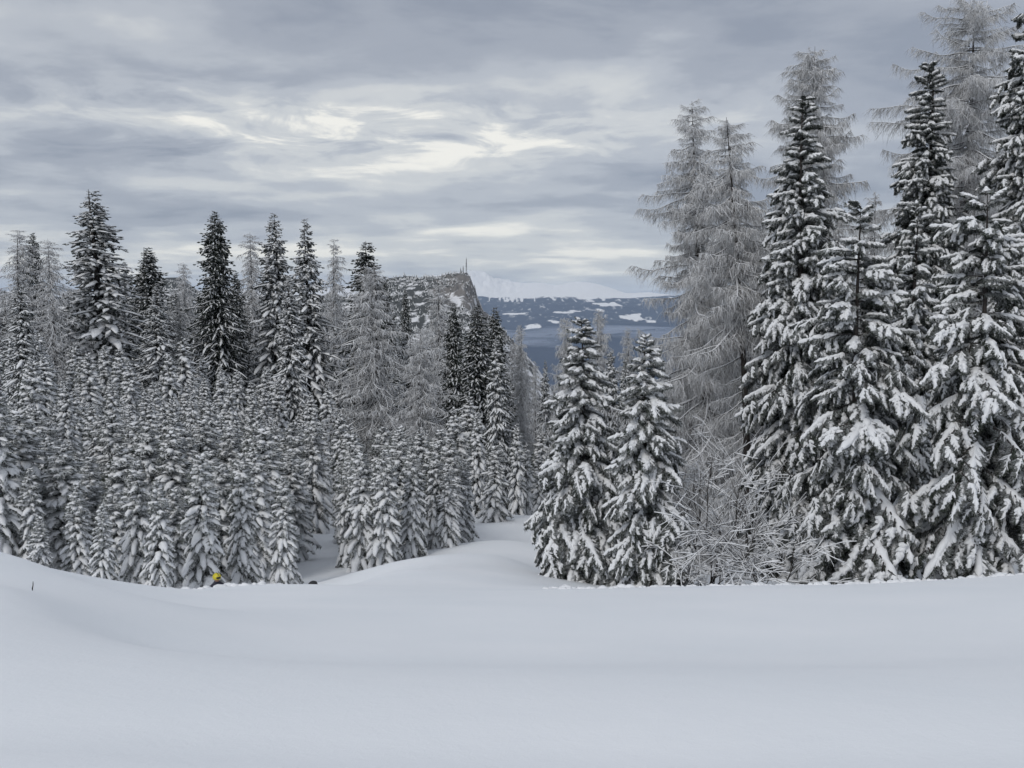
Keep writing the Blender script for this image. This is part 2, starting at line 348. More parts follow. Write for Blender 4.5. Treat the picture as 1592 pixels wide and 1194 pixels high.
M_cliff = vcol_mat("cliff_and_forest", (0.74, 0.74, 0.75), (0.075, 0.080, 0.080), (0.20, 0.188, 0.178), 0.11, 0.06)
def cliff_z(X, Y):
    u = 796 + X / Y * FPX
    rows = np.interp(Y, [420, 600, 800, 1000, 1200, 1400, 1500], [760, 640, 560, 512, 470, 437, 426])
    crest = np.interp(u, [-3000, -300, 150, 275, 330, 560, 605, 640, 690, 722, 731, 737, 745, 752, 765, 785, 830, 880, 950, 1100],
                         [480, 476, 470, 428, 466, 462, 434, 431, 428, 425, 430, 444, 466, 482, 498, 520, 570, 640, 720, 900])
    py = np.maximum(rows + (crest - 425) * 0.9, crest)
    z = at(796, py, Y)[2]
    n = fbm(X / 60, Y / 90, 31, 6, 0.55)
    z = z + (n - 0.5) * np.interp(Y, [420, 1450, 1500], [28, 22, 9]) + (fbm(X / 14, Y / 60, 35, 3) - .5) * 4
    # ledges of the rock face towards the edge
    face = np.clip(1 - np.abs(u - 725) / 90, 0, 1) * np.clip(1 - np.abs(Y - 1330) / 190, 0, 1)
    z = z + face * (4 * np.sin((z + n * 25) * 0.35) + 16 * (fbm(X / 9, Y / 160, 91, 4) - .5))
    return np.where(Y > 1500, z - (Y - 1500) * 0.22, z), u, n
def build_cliff():
    t = np.concatenate([np.linspace(-2400, 560, 150), np.linspace(566, 860, 230), np.linspace(870, 1000, 10)])
    Y = np.concatenate([np.linspace(420, 1500, 240), np.linspace(1510, 1900, 20)])
    uu, YY = np.meshgrid(t, Y); X = (uu - 796) / FPX * YY
    Z, u, n = cliff_z(X, YY)
    gy_, gx_ = np.gradient(Z); slope = np.hypot(gy_ / np.gradient(YY, axis=0), gx_ / np.maximum(np.gradient(X, axis=1), .1))
    n2 = fbm(X / 22, YY / 45, 77, 5, 0.6)
    rock = np.clip((slope - 0.35) * 1.6, 0, 1) * 0.5 + np.clip(1 - np.abs(uu - 715) / 110, 0, 1) * 0.65 * np.clip((YY - 1050) / 150, 0, 1)
    n3 = fbm(X / 7, YY / 16, 78, 4, 0.6)
    snow = np.clip(0.36 + (n2 - 0.5) * 1.1 + (n3 - .5) * 1.3 + 0.12 * np.clip((uu - 735) / 12, 0, 1) , 0, 1)
    o = grid_mesh("cliff_mountain", X, YY, Z, (snow, rock), M_cliff); tag(o, kind='structure')
    # the wood on its slope and rim
    rng = np.random.default_rng(4); nT = 16000
    yy = 1500 - rng.random(nT) ** 1.2 * 850; ut = rng.uniform(100, 850, nT); xx = (ut - 796) / FPX * yy
    zc, uq, nn = cliff_z(xx, yy)
    dens = fbm(xx / 45, yy / 60, 55, 4)
    keep = ((dens - .5) * 1.8 + .5 + rng.random(nT) * 0.30 > 0.58) & ~((np.abs(ut - 712) < 36) & (yy > 1150) & (yy < 1470) & (rng.random(nT) < 0.72)) & (ut < 742 + rng.random(nT) * 90 * (zc < -12))
    xx, yy, zc = xx[keep], yy[keep], zc[keep]; m_ = len(xx)
    h = rng.uniform(2.2, 6.2, m_) * (.7 + .6 * rng.random(m_) ** 2); B = np.stack([xx, yy, zc - .5], 1)
    g = Geo(); T = np.zeros((m_, 3)); T[:, 2] = h; T[:, 0] = rng.normal(0, .3, m_)
    V, F = spikes(B, T, h * 0.2, False); g.add(V, F, 0)
    V, F = spikes(B + np.stack([rng.normal(0, .3, m_), 0 * h - h * 0.05, h * 0.3 + 0.6], 1), T * 0.62, h * 0.115, False); g.add(V, F, 1)
    o = mobj("hillside_wood", g.mesh("hillside_wood", [M_needle_far, M_snow_tree])); tag(o, kind='stuff')
    return
build_cliff()

# masts on the rim
M_metal, nt_, N_, L_, P_ = mat("mast_steel"); P_.inputs['Base Color'].default_value = (0.10, 0.10, 0.11, 1); P_.inputs['Roughness'].default_value = 0.5; P_.inputs['Metallic'].default_value = 0.4
def mast(u, ptop, w, label):
    x = float((u - 796) / FPX * 1497); z0 = float(cliff_z(np.array([x]), np.array([1497.0]))[0][0]) - 0.5
    H = float(at(796, ptop, 1497)[2]) - z0
    t = empty("radio_mast", (x, 1497, z0)); tag(t, label, "mast", "radio masts on the cliff top")
    g = Geo(); c = []
    for k in range(3):
        a = k * 2.094; P = np.array([[[w * math.cos(a), w * math.sin(a), 0], [w * .4 * math.cos(a), w * .4 * math.sin(a), H]]]); V, F = blobs(P, np.full((1, 2), w * .22), np.full((1, 2), w * .22), 4, 1.0); g.add(V, F)
    nb = int(H / 2.2)
    for i in range(nb):
        z = H * i / nb; z2 = H * (i + 1) / nb; w1 = w * (1 - .6 * i / nb); w2 = w * (1 - .6 * (i + 1) / nb)
        for k in range(3):
            a = k * 2.094; b = (k + 1) * 2.094
            P = np.array([[[w1 * math.cos(a), w1 * math.sin(a), z], [w2 * math.cos(b), w2 * math.sin(b), z2]]]); V, F = blobs(P, np.full((1, 2), w * .14), np.full((1, 2), w * .14), 3, 1.0); g.add(V, F)
    mobj("lattice_tower", g.mesh("lattice_tower", [M_metal]), t)
    g = Geo(); P = np.array([[[0, 0, H * .98], [0, 0, H * 1.12]]]); V, F = blobs(P, np.full((1, 2), w * .16), np.full((1, 2), w * .16), 5, 1.0); g.add(V, F); mobj("antenna_rod", g.mesh("antenna_rod", [M_metal]), t)
    g = Geo(); P = np.array([[[-w, -w, H * .55], [w, -w, H * .55 + .8]], [[-w, w, H * .7], [w, w, H * .7 + .8]]]); V, F = blobs(P, np.full((2, 2), w * .5), np.full((2, 2), w * .5), 6, 1.0); g.add(V, F); mobj("dish_antenna", g.mesh("dish_antenna", [M_metal]), t)
    g = Geo(); P = np.array([[[-w * 1.6, 0, .2], [-w * 1.6, 0, 2.6], [w * 1.6, 0, 2.6], [w * 1.6, 0, .2]]]); V, F = blobs(P, np.full((1, 4), 1.1), np.full((1, 4), 1.1), 6, 1.0); g.add(V, F); mobj("equipment_hut", g.mesh("equipment_hut", [M_metal]), t)
mast(725.3, 402.5, 1.0, "tallest slender radio mast at the rim of the rocky cliff")
mast(720.5, 414, 0.8, "middle radio mast just left of the tallest one on the cliff top")
mast(716.5, 417, 0.7, "shortest radio mast, leftmost of the three on the cliff top")

# ------------------------------------------------------------------ boughs
def spruce_bough(L, seed, lod=0, snowy=1.0, wide=0.27):
    """returns arrays for needles, wood and snow of one bough along +X that droops under snow"""
    r = np.random.default_rng(seed)
    nd, sn = Geo(), Geo()
    K = {0: 12, 1: 6, 2: 4}[lod]
    dr = r.uniform(0.20, 0.46); wob = r.uniform(-.12, .12)
    def axis(s):
        return np.stack([L * s * (1 - 0.10 * s), L * wob * np.sin(s * 3.0), L * (0.05 * s - dr * s ** 1.8)], -1)
    s = np.linspace(0, 1, K); P = axis(s)
    wr = 0.011 + 0.006 * L
    V, F = blobs(P[None], (wr * (1.05 - s))[None] + .003, (wr * (1.05 - s))[None] + .003, 4 if lod == 0 else 3, 1.0); nd.add(V, F, 1)
    step = {0: 0.052, 1: 0.11, 2: 0.24}[lod]
    n = max(4, int(L * 0.88 / step))
    si = np.repeat(np.linspace(0.10, 0.97, n), 2) + r.uniform(-.01, .01, 2 * n); sd = np.tile([1, -1], n)
    prof = np.minimum(1, (si - 0.02) / 0.28) * (1 - si) ** 0.55 + 0.13
    li = (L * wide * 0.55 + 0.14) * prof * r.uniform(0.65, 1.2, 2 * n)
    B = axis(si); eps = 1e-3; T = nrm(axis(si + eps) - axis(si - eps)); Sd = nrm(np.cross(T, [0, 0, 1.0])); U = np.cross(Sd, T)
    a = np.radians(60 - 30 * si + r.uniform(-12, 12, 2 * n)); down = r.uniform(0.15, 0.6, 2 * n)
    Dv = T * np.cos(a)[:, None] + Sd * (np.sin(a) * sd)[:, None] + np.array([0, 0, -1.0]) * down[:, None]
    Dv = nrm(Dv) * li[:, None]
    bw = {0: 0.014, 1: 0.026, 2: 0.05}[lod]
    V, F = spikes(B, Dv, bw); nd.add(V, F, 0)
    # twiglets
    nt = {0: 9, 1: 3, 2: 1}[lod]
    tt = np.tile(np.linspace(0.15, 0.95, nt), 2 * n); idx = np.repeat(np.arange(2 * n), nt)
    for sg in (1, -1):
        b = B[idx] + Dv[idx] * tt[:, None] * r.uniform(.85, 1.1, len(idx))[:, None]
        t = nrm(Dv[idx]); s2 = nrm(np.cross(t, [0, 0, 1.0]))
        d = t * r.uniform(.4, 1.0, (len(idx), 1)) + s2 * sg * r.uniform(.5, 1.1, (len(idx), 1)) + np.array([0, 0, -1.0]) * r.uniform(0.0, 1.0, (len(idx), 1))
        ln = np.minimum(0.13, 0.05 + li[idx] * .3) * r.uniform(.6, 1.35, len(idx)) * {0: 1, 1: 1.15, 2: 1.6}[lod]
        V, F = spikes(b, nrm(d) * ln[:, None], bw * 0.85, lod == 0); nd.add(V, F, 0)
    # hanging twigs below the axis
    nh = {0: int(L * 34), 1: int(L * 9), 2: int(L * 4)}[lod]
    sh = r.uniform(.08, 1, nh); b = axis(sh) + r.normal(0, .02 + .04 * L * .5, (nh, 3)) * np.array([1, 1, .2]); d = r.normal(0, .35, (nh, 3)); d[:, 2] = -1
    V, F = spikes(b, nrm(d) * (r.uniform(.06, .24, nh) * (0.6 + 0.25 * L))[:, None], bw, lod == 0); nd.add(V, F, 0)
    # tip
    V, F = spikes(axis(np.array([.96, .97])), np.array([[.13, .01, -.05], [.11, -.02, -.02]]) * (1 if lod == 0 else 1.2), bw * 1.1); nd.add(V, F, 0)
    # snow: pad along the axis, a finger of snow on most side twigs
    s0 = r.uniform(0.10, 0.38); s1 = r.uniform(0.96, 1.03); Ks = {0: 16, 1: 7, 2: 4}[lod]
    ss = np.linspace(s0, s1, Ks); pr = np.minimum(1, (ss - 0.02) / 0.28) * np.clip(1 - ss, 0, 1) ** 0.5 + 0.22
    wd = (0.030 + 0.030 * L) * (1.0 if lod == 0 else 1.75) * pr * r.uniform(0.7, 1.3, Ks) * snowy; ht = (0.030 + 0.020 * L) * (0.5 + .6 * pr) * r.uniform(.75, 1.2, Ks) * snowy
    if lod > 0: wd = np.minimum(wd, .165 + .02 * L)
    if lod == 0:
        q = np.where(r.random(Ks) < .2, r.uniform(.25, .6, Ks), r.uniform(.8, 1.35, Ks)); wd = wd * q; ht = ht * np.sqrt(q) * r.uniform(.8, 1.25, Ks)
    wd[0] = ht[0] = .008; wd[-1] *= .5; ht[-1] *= .55
    pc = axis(ss); pc[:, 2] += .012; pc[:, 1] += r.normal(0, .008, Ks)
    if lod == 0:
        pc = np.concatenate([pc, pc[-1:] + [[.03, 0, -.015]]]); wd = np.append(wd, .004); ht = np.append(ht, .004)
    V, F = blobs(pc[None], wd[None], ht[None], {0: 8, 1: 6, 2: 5}[lod], 0.35); sn.add(V, F)
    sel = (si > s0 - .03) & (r.random(2 * n) < {0: 0.8, 1: 0.6, 2: 0.5}[lod] * min(1, snowy + .1))
    Bs, Ds, ls = B[sel], Dv[sel], li[sel]; m_ = len(Bs)
    kt = {0: np.array([0, .3, .62, .9, 1.0]), 1: np.array([0, .5, 1.0]), 2: np.array([0, .9])}[lod]
    wk = {0: np.array([.8, 1, .95, .7, .1]), 1: np.array([1, 1, .25]), 2: np.array([1, .4])}[lod]
    ext = r.uniform(.55, 1.02, m_)
    Pn = Bs[:, None] + Ds[:, None] * (kt[None] * ext[:, None])[..., None]; Pn[..., 2] += 0.012
    ww = np.minimum(.062, .020 + ls * .11) * r.uniform(.7, 1.35, m_) * {0: .84, 1: 1.25, 2: 1.7}[lod] * snowy
    V, F = blobs(Pn, ww[:, None] * wk[None], ww[:, None] * wk[None] * 0.85, {0: 6, 1: 5, 2: 4}[lod], 0.35); sn.add(V, F)
    V, F, Mi = nd.arrays(); Vs, Fs, _ = sn.arrays()
    if lod == 0: Vs = lump(lump(Vs, 0.011, 19.0, seed), 0.005, 55.0, seed + 2)
    return (V, F, Mi), (Vs, Fs)

def rotm(az, pitch, roll):
    ca, sa = math.cos(az), math.sin(az); cp, sp = math.cos(pitch), math.sin(pitch); cr, sr = math.cos(roll), math.sin(roll)
    Rz = np.array([[ca, -sa, 0], [sa, ca, 0], [0, 0, 1]]); Ry = np.array([[cp, 0, -sp], [0, 1, 0], [sp, 0, cp]]); Rx = np.array([[1, 0, 0], [0, cr, -sr], [0, sr, cr]])
    return Rz @ Ry @ Rx
def compound_bough(L, seed, lod=0, snowy=1.0):
    """a large bough: a main axis and side boughs that hang from it like fingers, each with its own snow"""
    r = np.random.default_rng(seed + 5); base = spruce_bough(L, seed, lod, snowy, 0.15)
    parts = [(base, np.eye(3), np.zeros(3))]; n = int({0: 3.2, 1: 2.4, 2: 1.6}[lod] * L ** .6 + 2); sd = 1
    for i in range(n):
        s = 0.22 + 0.62 * (i + r.uniform(-.3, .3)) / n; l = L * r.uniform(.26, .46) * (1.15 - .5 * s)
        P = np.array([L * s * (1 - .10 * s), 0, L * (0.05 * s - .25 * s ** 1.8) - .02])
        parts.append((spruce_bough(l, seed * 7 + i, lod, snowy * r.uniform(.8, 1.25), 0.24), rotm(sd * r.uniform(.45, 1.15), -r.uniform(.35, 1.0), r.uniform(-.3, .3)), P)); sd = -sd
    V, F, Mi, SV, SF = [], [], [], [], []; a = b = 0
    for ((v, f, m), (sv, sf)), M, P in parts:
        V.append(v @ M.T + P); F.append(f + a); Mi.append(m); a += len(v); SV.append(sv @ M.T + P); SF.append(sf + b); b += len(sv)
    return (np.concatenate(V), np.concatenate(F), np.concatenate(Mi)), (np.concatenate(SV), np.concatenate(SF))

def larch_bough(L, seed, lod=0, frost=1.0):
    r = np.random.default_rng(seed); nd, sn = Geo(), Geo()
    dr = r.uniform(.22, .50); up = r.uniform(0.05, .30); w1, w2 = r.uniform(-.08, .08, 2)
    def axis(s): return np.stack([L * s * .96, L * (w1 * np.sin(s * 4) + w2 * s * s), L * (-dr * s ** 1.1 + up * s ** 3) + L * .015 * np.sin(s * 11 + seed)], -1)
    K = {0: 14, 1: 7, 2: 4}[lod]; s = np.linspace(0, 1, K); P = axis(s); wr = 0.008 + .006 * L
    rad = wr * (1.05 - s) + .003
    V, F = blobs(P[None], rad[None], rad[None], 4 if lod == 0 else 3, 1.0); nd.add(V, F, 1)
    Ps = P.copy(); Ps[:, 2] += rad * .8
    V, F = blobs(Ps[None], (rad * 1.05 + .008)[None], (rad * .9 + .010)[None] * r.uniform(.6, 1.3, (1, K)), 5 if lod == 0 else 4, .3); sn.add(V, F)
    step = {0: .075, 1: .16, 2: .34}[lod]; n = max(5, int(L * .9 / step))
    si = np.linspace(.08, .98, n) + r.uniform(-.02, .02, n); sd = np.where(r.random(n) < .5, 1, -1)
    li = (0.22 + 0.24 * L * np.minimum(1, si / .3) * (1.02 - si) ** .7) * r.uniform(.5, 1.35, n)
    B = axis(si); T = nrm(axis(si + .001) - axis(si - .001)); Sd = nrm(np.cross(T, [0, 0, 1.0]))
    a = np.radians(r.uniform(30, 75, n)); Dv = nrm(T * np.cos(a)[:, None] + Sd * (np.sin(a) * sd)[:, None] + np.array([0, 0, -1]) * r.uniform(-.15, .55, n)[:, None]) * li[:, None]
    kt = {0: np.linspace(0, 1, 5), 1: np.array([0, .5, 1.0]), 2: np.array([0, 1.0])}[lod]
    P2 = B[:, None] + Dv[:, None] * kt[None, :, None]; P2[..., 2] -= (li[:, None] * .28 * kt[None] ** 2)
    tw = {0: .0065, 1: .011, 2: .018}[lod]
    rr = np.broadcast_to(tw * (1.15 - kt)[None], P2.shape[:2])
    V, F = blobs(P2, rr, rr, 3, 1.0); nd.add(V, F, 0)
    P3 = P2.copy(); P3[..., 2] += tw * .8
    V, F = blobs(P3, rr * 1.5, rr * 1.5, 4 if lod == 0 else 3, .3); sn.add(V, F)
    # hanging shoots
    nh = {0: 7, 1: 4, 2: 2}[lod]; idx = np.repeat(np.arange(n), nh); t = r.uniform(.05, 1, len(idx))
    b = B[idx] + Dv[idx] * t[:, None]; b[:, 2] -= li[idx] * .28 * t ** 2
    s2 = r.uniform(.05, 1, n * 3); b = np.concatenate([b, axis(s2)])
    m_ = len(b); d = r.normal(0, .38, (m_, 3)); d[:, 2] = -1; d[:, 0] += .35; ln = r.uniform(.07, .46, m_) ** 1.0 * (0.75 + .16 * L)
    d = nrm(d) * ln[:, None]
    kk = np.array([0, .5, 1.0]) if lod < 2 else np.array([0, 1.0])
    P4 = b[:, None] + d[:, None] * kk[None, :, None]; P4[..., 2] -= .05 * ln[:, None] * kk ** 2; P4[..., 0] -= .12 * ln[:, None] * kk ** 2
    q = {0: .0062, 1: .011, 2: .019}[lod] * r.uniform(.7, 1.3, m_)[:, None] * (1.1 - .8 * kk)[None]
    white = r.random(m_) < 0.5 * frost
    V, F = blobs(P4[~white], q[~white], q[~white], 3, 1.0); nd.add(V, F, 0)
    V, F = blobs(P4[white], q[white] * 1.25, q[white] * 1.25, 3, 1.0); sn.add(V, F)
    V, F, Mi = nd.arrays(); Vs, Fs, _ = sn.arrays(); return (V, F, Mi), (Vs, Fs)

def layout(H, Rb, seed, spacing, per, kind='spruce', z0=0.04, shape=0.8, droop=1.0):
    """positions of the boughs on a trunk: (z, azimuth, pitch, roll, length)"""
    r = random.Random(seed); out = []; z = H * z0; a0 = r.random() * 6.28
    lop = [r.uniform(.8, 1.2) for _ in range(8)]
    while z < H * 0.985:
        t = z / H; n = per if t < .85 else max(3, per - 1)
        for k in range(n):
            a = a0 + k * 6.283 / n + r.uniform(-.45, .45)
            lp = lop[int((a % 6.283) / 6.2832 * 8) % 8]
            if kind == 'spruce':
                prof = (1 - t) ** shape * min(1.0, .82 + t * 1.3)
                L = Rb * prof * r.uniform(.55, 1.22) * lp + 0.12
                pit = (0.42 - (1 - t) * 1.0 * min(1, 1.5 * (1 - t) + .35)) * droop - 0.06 * droop + r.uniform(-.26, .22)
                if t > .93: pit += .35
            else:
                prof = (1 - t) ** shape * min(1.0, .55 + t * 1.6)
                L = Rb * prof * r.choice((r.uniform(.22, .6), r.uniform(.5, 1.0), r.uniform(.95, 1.5))) * lp + 0.25
                pit = 0.16 - (1 - t) * .55 * droop + r.uniform(-.25, .25) + (.3 if t > .9 else 0)
            out.append((z + r.uniform(-.4, .4) * spacing, a, pit, r.uniform(-.25, .25), L))
        z += spacing * r.uniform(.75, 1.25) * (1 - .45 * t); a0 += 1.1 + r.random()
    return out
def trunk_mesh(H, rad, seed, lean=0.0, sides=8):
    r = np.random.default_rng(seed); K = 12; t = np.linspace(0, 1, K); P = np.zeros((1, K, 3)); P[0, :, 2] = -0.5 + (H + .35) * t
    P[0, :, 0] = .006 * H * np.sin(t * 5 + seed); P[0, :, 1] = .006 * H * np.cos(t * 4 + seed) - .006 * H
    w = (rad * (1 - t) ** .85 + .008)[None]; w[0, 0] *= 1.35
    V, F = blobs(P, w, w, sides, 1.0); return arr_mesh("trunk", V, F, [M_bark], None, True)
def join_crown(name, lay, pool, kinds, mats_n, young=False):
    """pool: dict length-> list of bough arrays; joined crown and its snow"""
    Vn, Fn, Mn, Vs, Fs = [], [], [], [], []; a = b = 0; r = random.Random(name + str(len(lay))); keys = sorted(pool)
    for z, az, pit, roll, L in lay:
        k = min(keys, key=lambda q: abs(q - L)); (V, F, Mi), (SV, SF) = r.choice(pool[k]); sc_ = L / k
        m = rotm(az, pit, roll) * sc_
        Vn.append(V @ m.T + [0, 0, z]); Fn.append(F + a); Mn.append(Mi); a += len(V)
        Vs.append(SV @ m.T + [0, 0, z]); Fs.append(SF + b); b += len(SV)
    me = arr_mesh("crown", np.concatenate(Vn), np.concatenate(Fn), mats_n, np.concatenate(Mn))
    ms = arr_mesh("snow_cover", np.concatenate(Vs), np.concatenate(Fs), [M_snow_tree], None, True)
    return me, ms

# shared boughs for the near trees: objects that share these meshes
NB = {}
for L, cnt in ((0.45, 3), (0.9, 4), (1.5, 6), (2.2, 6), (3.0, 4)):
    NB[L] = []
    for i in range(cnt):
        (V, F, Mi), (SV, SF) = (compound_bough if L > 1.2 else spruce_bough)(L, int(L * 100) + i * 7, 0, snowy=[1.0, 1.25, .8, 1.1, .6, 1.3][i % 6])
        NB[L].append((arr_mesh("bough", V, F, [M_needle, M_bark], Mi), arr_mesh("snow_load", SV, SF, [M_snow_tree], None, True)))
LB = {}
for L, cnt in ((0.8, 3), (1.8, 4), (3.0, 5), (4.4, 4)):
    LB[L] = []
    for i in range(cnt):
        (V, F, Mi), (SV, SF) = larch_bough(L, int(L * 90) + i * 5, 0)
        LB[L].append((arr_mesh("limb", V, F, [M_twig, M_bark], Mi), arr_mesh("snow_load", SV, SF, [M_snow_tree], None, True)))

def bare(lay, H, z1):
    """a trunk that shows: no limbs towards the valley-side path below z1"""
    return [l for l in lay if not (l[0] < z1 * H and math.sin(l[1]) < .6)]
def near_tree(name, cat, label, px, ptop, D, halfw, kind='spruce', seed=1, spacing=.34, per=5, rad=None, shape=.8, droop=1.0, z0=.05, lean=(0, 0), pool=None, part='bough', thin=1.0, bare_to=0):
    x, y, zt = (float(q) for q in at(px, ptop, D)); x0 = x - lean[0] ; z0g = float(gz(x0, y)); H = zt - z0g; Rb = halfw * D / FPX * (1.12 if kind == 'spruce' else 1.22)
    pool = pool or (NB if kind == 'spruce' else LB)
    t = empty(name, (x0, y, z0g)); tag(t, label, cat)
    tm = trunk_mesh(H, rad or H * .011 + .03, seed); tr = mobj("trunk", tm, t)
    lx = lean[0] / H; ly = lean[1] / H
    if lx or ly:
        for v in tm.vertices: v.co.x += lx * v.co.z; v.co.y += ly * v.co.z
    r = random.Random(seed * 3 + 1); keys = sorted(pool)
    lay = layout(H, Rb, seed, spacing, per, kind, z0, shape, droop)
    if bare_to: lay = bare(lay, H, bare_to)
    if thin < 1: lay = [l for l in lay if r.random() < thin]
    for z, az, pit, roll, L in lay:
        k = min(keys, key=lambda q: abs(q - L)); mb, msn = r.choice(pool[k]); s = L / k
        o = mobj(part, mb, t); o.location = (lx * z, ly * z, z); o.rotation_euler = (roll, -pit, az); o.scale = (s, s * r.uniform(.85, 1.15), s)
        mobj("snow_load", msn, o)
    return t

SP, LA = "spruce_tree", "larch_tree"
near_tree(SP, "tree", "slender snowy spruce at the left end of the right-hand stand, beside the piste", 905, 487, 31.5, 112, seed=11, spacing=.30, per=6, shape=.85)
near_tree(SP, "tree", "shorter spruce with thick snow pads, between the piste-side spruce and the bare shrub", 1004, 520, 29, 98, seed=12, spacing=.27, per=6, shape=.72)
near_tree(SP, "tree", "tall dark-trunked spruce rising in front of the larch behind the bare shrub", 1250, 140, 38, 140, seed=13, spacing=.36, per=6, shape=.72)
near_tree(SP, "tree", "broad spruce with long hanging snow slabs, right of the bare shrub", 1338, 312, 29.5, 140, seed=14, spacing=.47, per=4, shape=.55, droop=1.15)
near_tree(SP, "tree", "slim snow-laden spruce squeezed between the two broad spruces on the right", 1425, 312, 34, 85, seed=15, spacing=.40, per=4, shape=.6, droop=1.1)
near_tree(SP, "tree", "tall dark spruce behind the slim one, its tip crossing the big larch", 1447, 85, 46, 100, seed=16, spacing=.40, per=6, shape=.6)
near_tree(SP, "tree", "broad near spruce at the right with heavily drooping snow-covered boughs", 1533, 292, 28.5, 160, seed=17, spacing=.48, per=4, shape=.5, droop=1.2)
near_tree(SP, "tree", "towering dark spruce cut off by the right edge of the photo", 1625, -70, 42, 120, seed=18, spacing=.42, per=6, shape=.5)
near_tree(LA, "tree", "frosted larch with two tips and a bare dark leaning trunk", 1072, 152, 47, 132, kind='larch', seed=21, spacing=.40, per=5, lean=(-1.6, 0), rad=.24, part='limb', shape=.72)
near_tree(LA, "tree", "tall frosted larch standing behind the dark-trunked spruce", 1262, 68, 52, 118, kind='larch', seed=22, spacing=.32, per=6, rad=.24, part='limb', shape=.6)
near_tree(LA, "tree", "highest frosted larch with long level limbs near the right edge", 1510, -5, 56, 175, kind='larch', seed=23, spacing=.52, per=5, rad=.32, part='limb', shape=.42, droop=.6)
near_tree(LA, "tree", "second stem of the two-tipped larch, thinner and set to its right", 1130, 178, 41, 96, kind='larch', seed=24, spacing=.38, per=6, rad=.19, part='limb', lean=(-1.4, 0), shape=.6, bare_to=.52)

# ------------------------------------------------------------------ crowns of the more distant trees
def pool_of(fn, sizes, cnt, lod, **kw):
    return {L: [fn(L, 1000 + int(L * 50) + i * 3, lod, **kw) for i in range(cnt)] for L in sizes}
P1 = pool_of(spruce_bough, (.3, .6, 1.0), 4, 1, snowy=1.6)
P2 = pool_of(spruce_bough, (.4, .8, 1.2), 4, 2, snowy=2.05)
PF = pool_of(compound_bough, (.8, 1.6, 2.4, 3.4), 4, 2, snowy=1.25)
PM = pool_of(compound_bough, (.6, 1.2, 2.0, 2.8), 4, 1, snowy=1.1)
PL1 = pool_of(larch_bough, (.8, 1.6, 2.6), 4, 1)
PL2 = pool_of(larch_bough, (1.0, 2.2, 3.4), 3, 2)
def variants(n, H, Rb, pool, kind, spacing, per, mats_, base, **kw):
    out = []
    for i in range(n):
        lay = layout(H, Rb, base + i, spacing, per, kind, **kw); pass
        me, ms = join_crown("v%d" % (base + i), lay, pool, kind, mats_)
        out.append((trunk_mesh(H, H * .010 + .02, base + i, sides=6), me, ms))
    return out
VY1 = variants(6, 5.0, 1.15, P1, 'spruce', .23, 7, [M_needle_young, M_bark], 100, z0=.02, shape=.78, droop=1.25)
VY2 = variants(6, 5.0, 1.15, P2, 'spruce', .26, 6, [M_needle_young, M_bark], 140, z0=.02, shape=.78, droop=1.25)
VS1 = variants(4, 14.0, 2.2, PM, 'spruce', .36, 6, [M_needle, M_bark], 200, z0=.05, shape=.75, droop=.8)
VS2 = variants(6, 20.0, 3.0, PF, 'spruce', .52, 7, [M_needle_far, M_bark], 240, z0=.06, shape=.82, droop=.62)
PD = pool_of(compound_bough, (.8, 1.6, 2.4, 3.4), 3, 2, snowy=.62)
VS3 = variants(3, 20.0, 3.0, PD, 'spruce', .46, 8, [M_needle_dark, M_bark], 270, z0=.06, shape=.72, droop=.6)
VL1 = variants(4, 15.0, 2.6, PL1, 'larch', .34, 6, [M_twig, M_bark], 300, z0=.10, shape=.7)
VL2 = variants(3, 18.0, 3.0, PL2, 'larch', .46, 6, [M_twig, M_bark], 340, z0=.12, shape=.65)

count = {'y': 0}
def far_tree(name, cat, label, x, y, H, Rb, var, H0, R0, group=None, rz=None, rng=random):
    z = float(gz(x, y)) - .05
    t = empty(name, (x, y, z), rng.random() * 6.28 if rz is None else rz); tag(t, label, cat, group)
    for nm, me in zip(("trunk", "crown", "snow_cover"), var):
        o = mobj(nm, me, t); o.scale = (Rb / R0, Rb / R0, H / H0)
    return t
def placed(kind, label, px, ptop, D, halfw, vi, group=None):
    x, y, zt = (float(q) for q in at(px, ptop, D)); H = zt - float(gz(x, y)); Rb = halfw * D / FPX
    rg = random.Random(px * 7 + D)
    if D > 75 and px < 800: Rb *= 1.5 if kind == 'S' else 1.12
    if kind == 'S': return far_tree(SP, "tree", label, x, y, H, Rb, (VS3[vi % 3] if 'dark' in label and D > 75 else (VS1 if D < 75 else VS2)[vi % (4 if D < 75 else 6)]), 14.0 if D < 75 else 20.0, 1.9 if D < 75 else 2.15, group, rng=rg)
    if kind == 'L': return far_tree(LA, "tree", label, x, y, H, Rb, (VL1 if D < 100 else VL2)[vi % (4 if D < 100 else 3)], 15.0 if D < 100 else 18.0, 2.0 if D < 100 else 2.3, group, rng=rg)
    return far_tree("young_spruce", "young tree", label, x, y, H, Rb, (VY1 if D < 62 else VY2)[vi % 6], 5.0, 1.05, group, rng=rg)

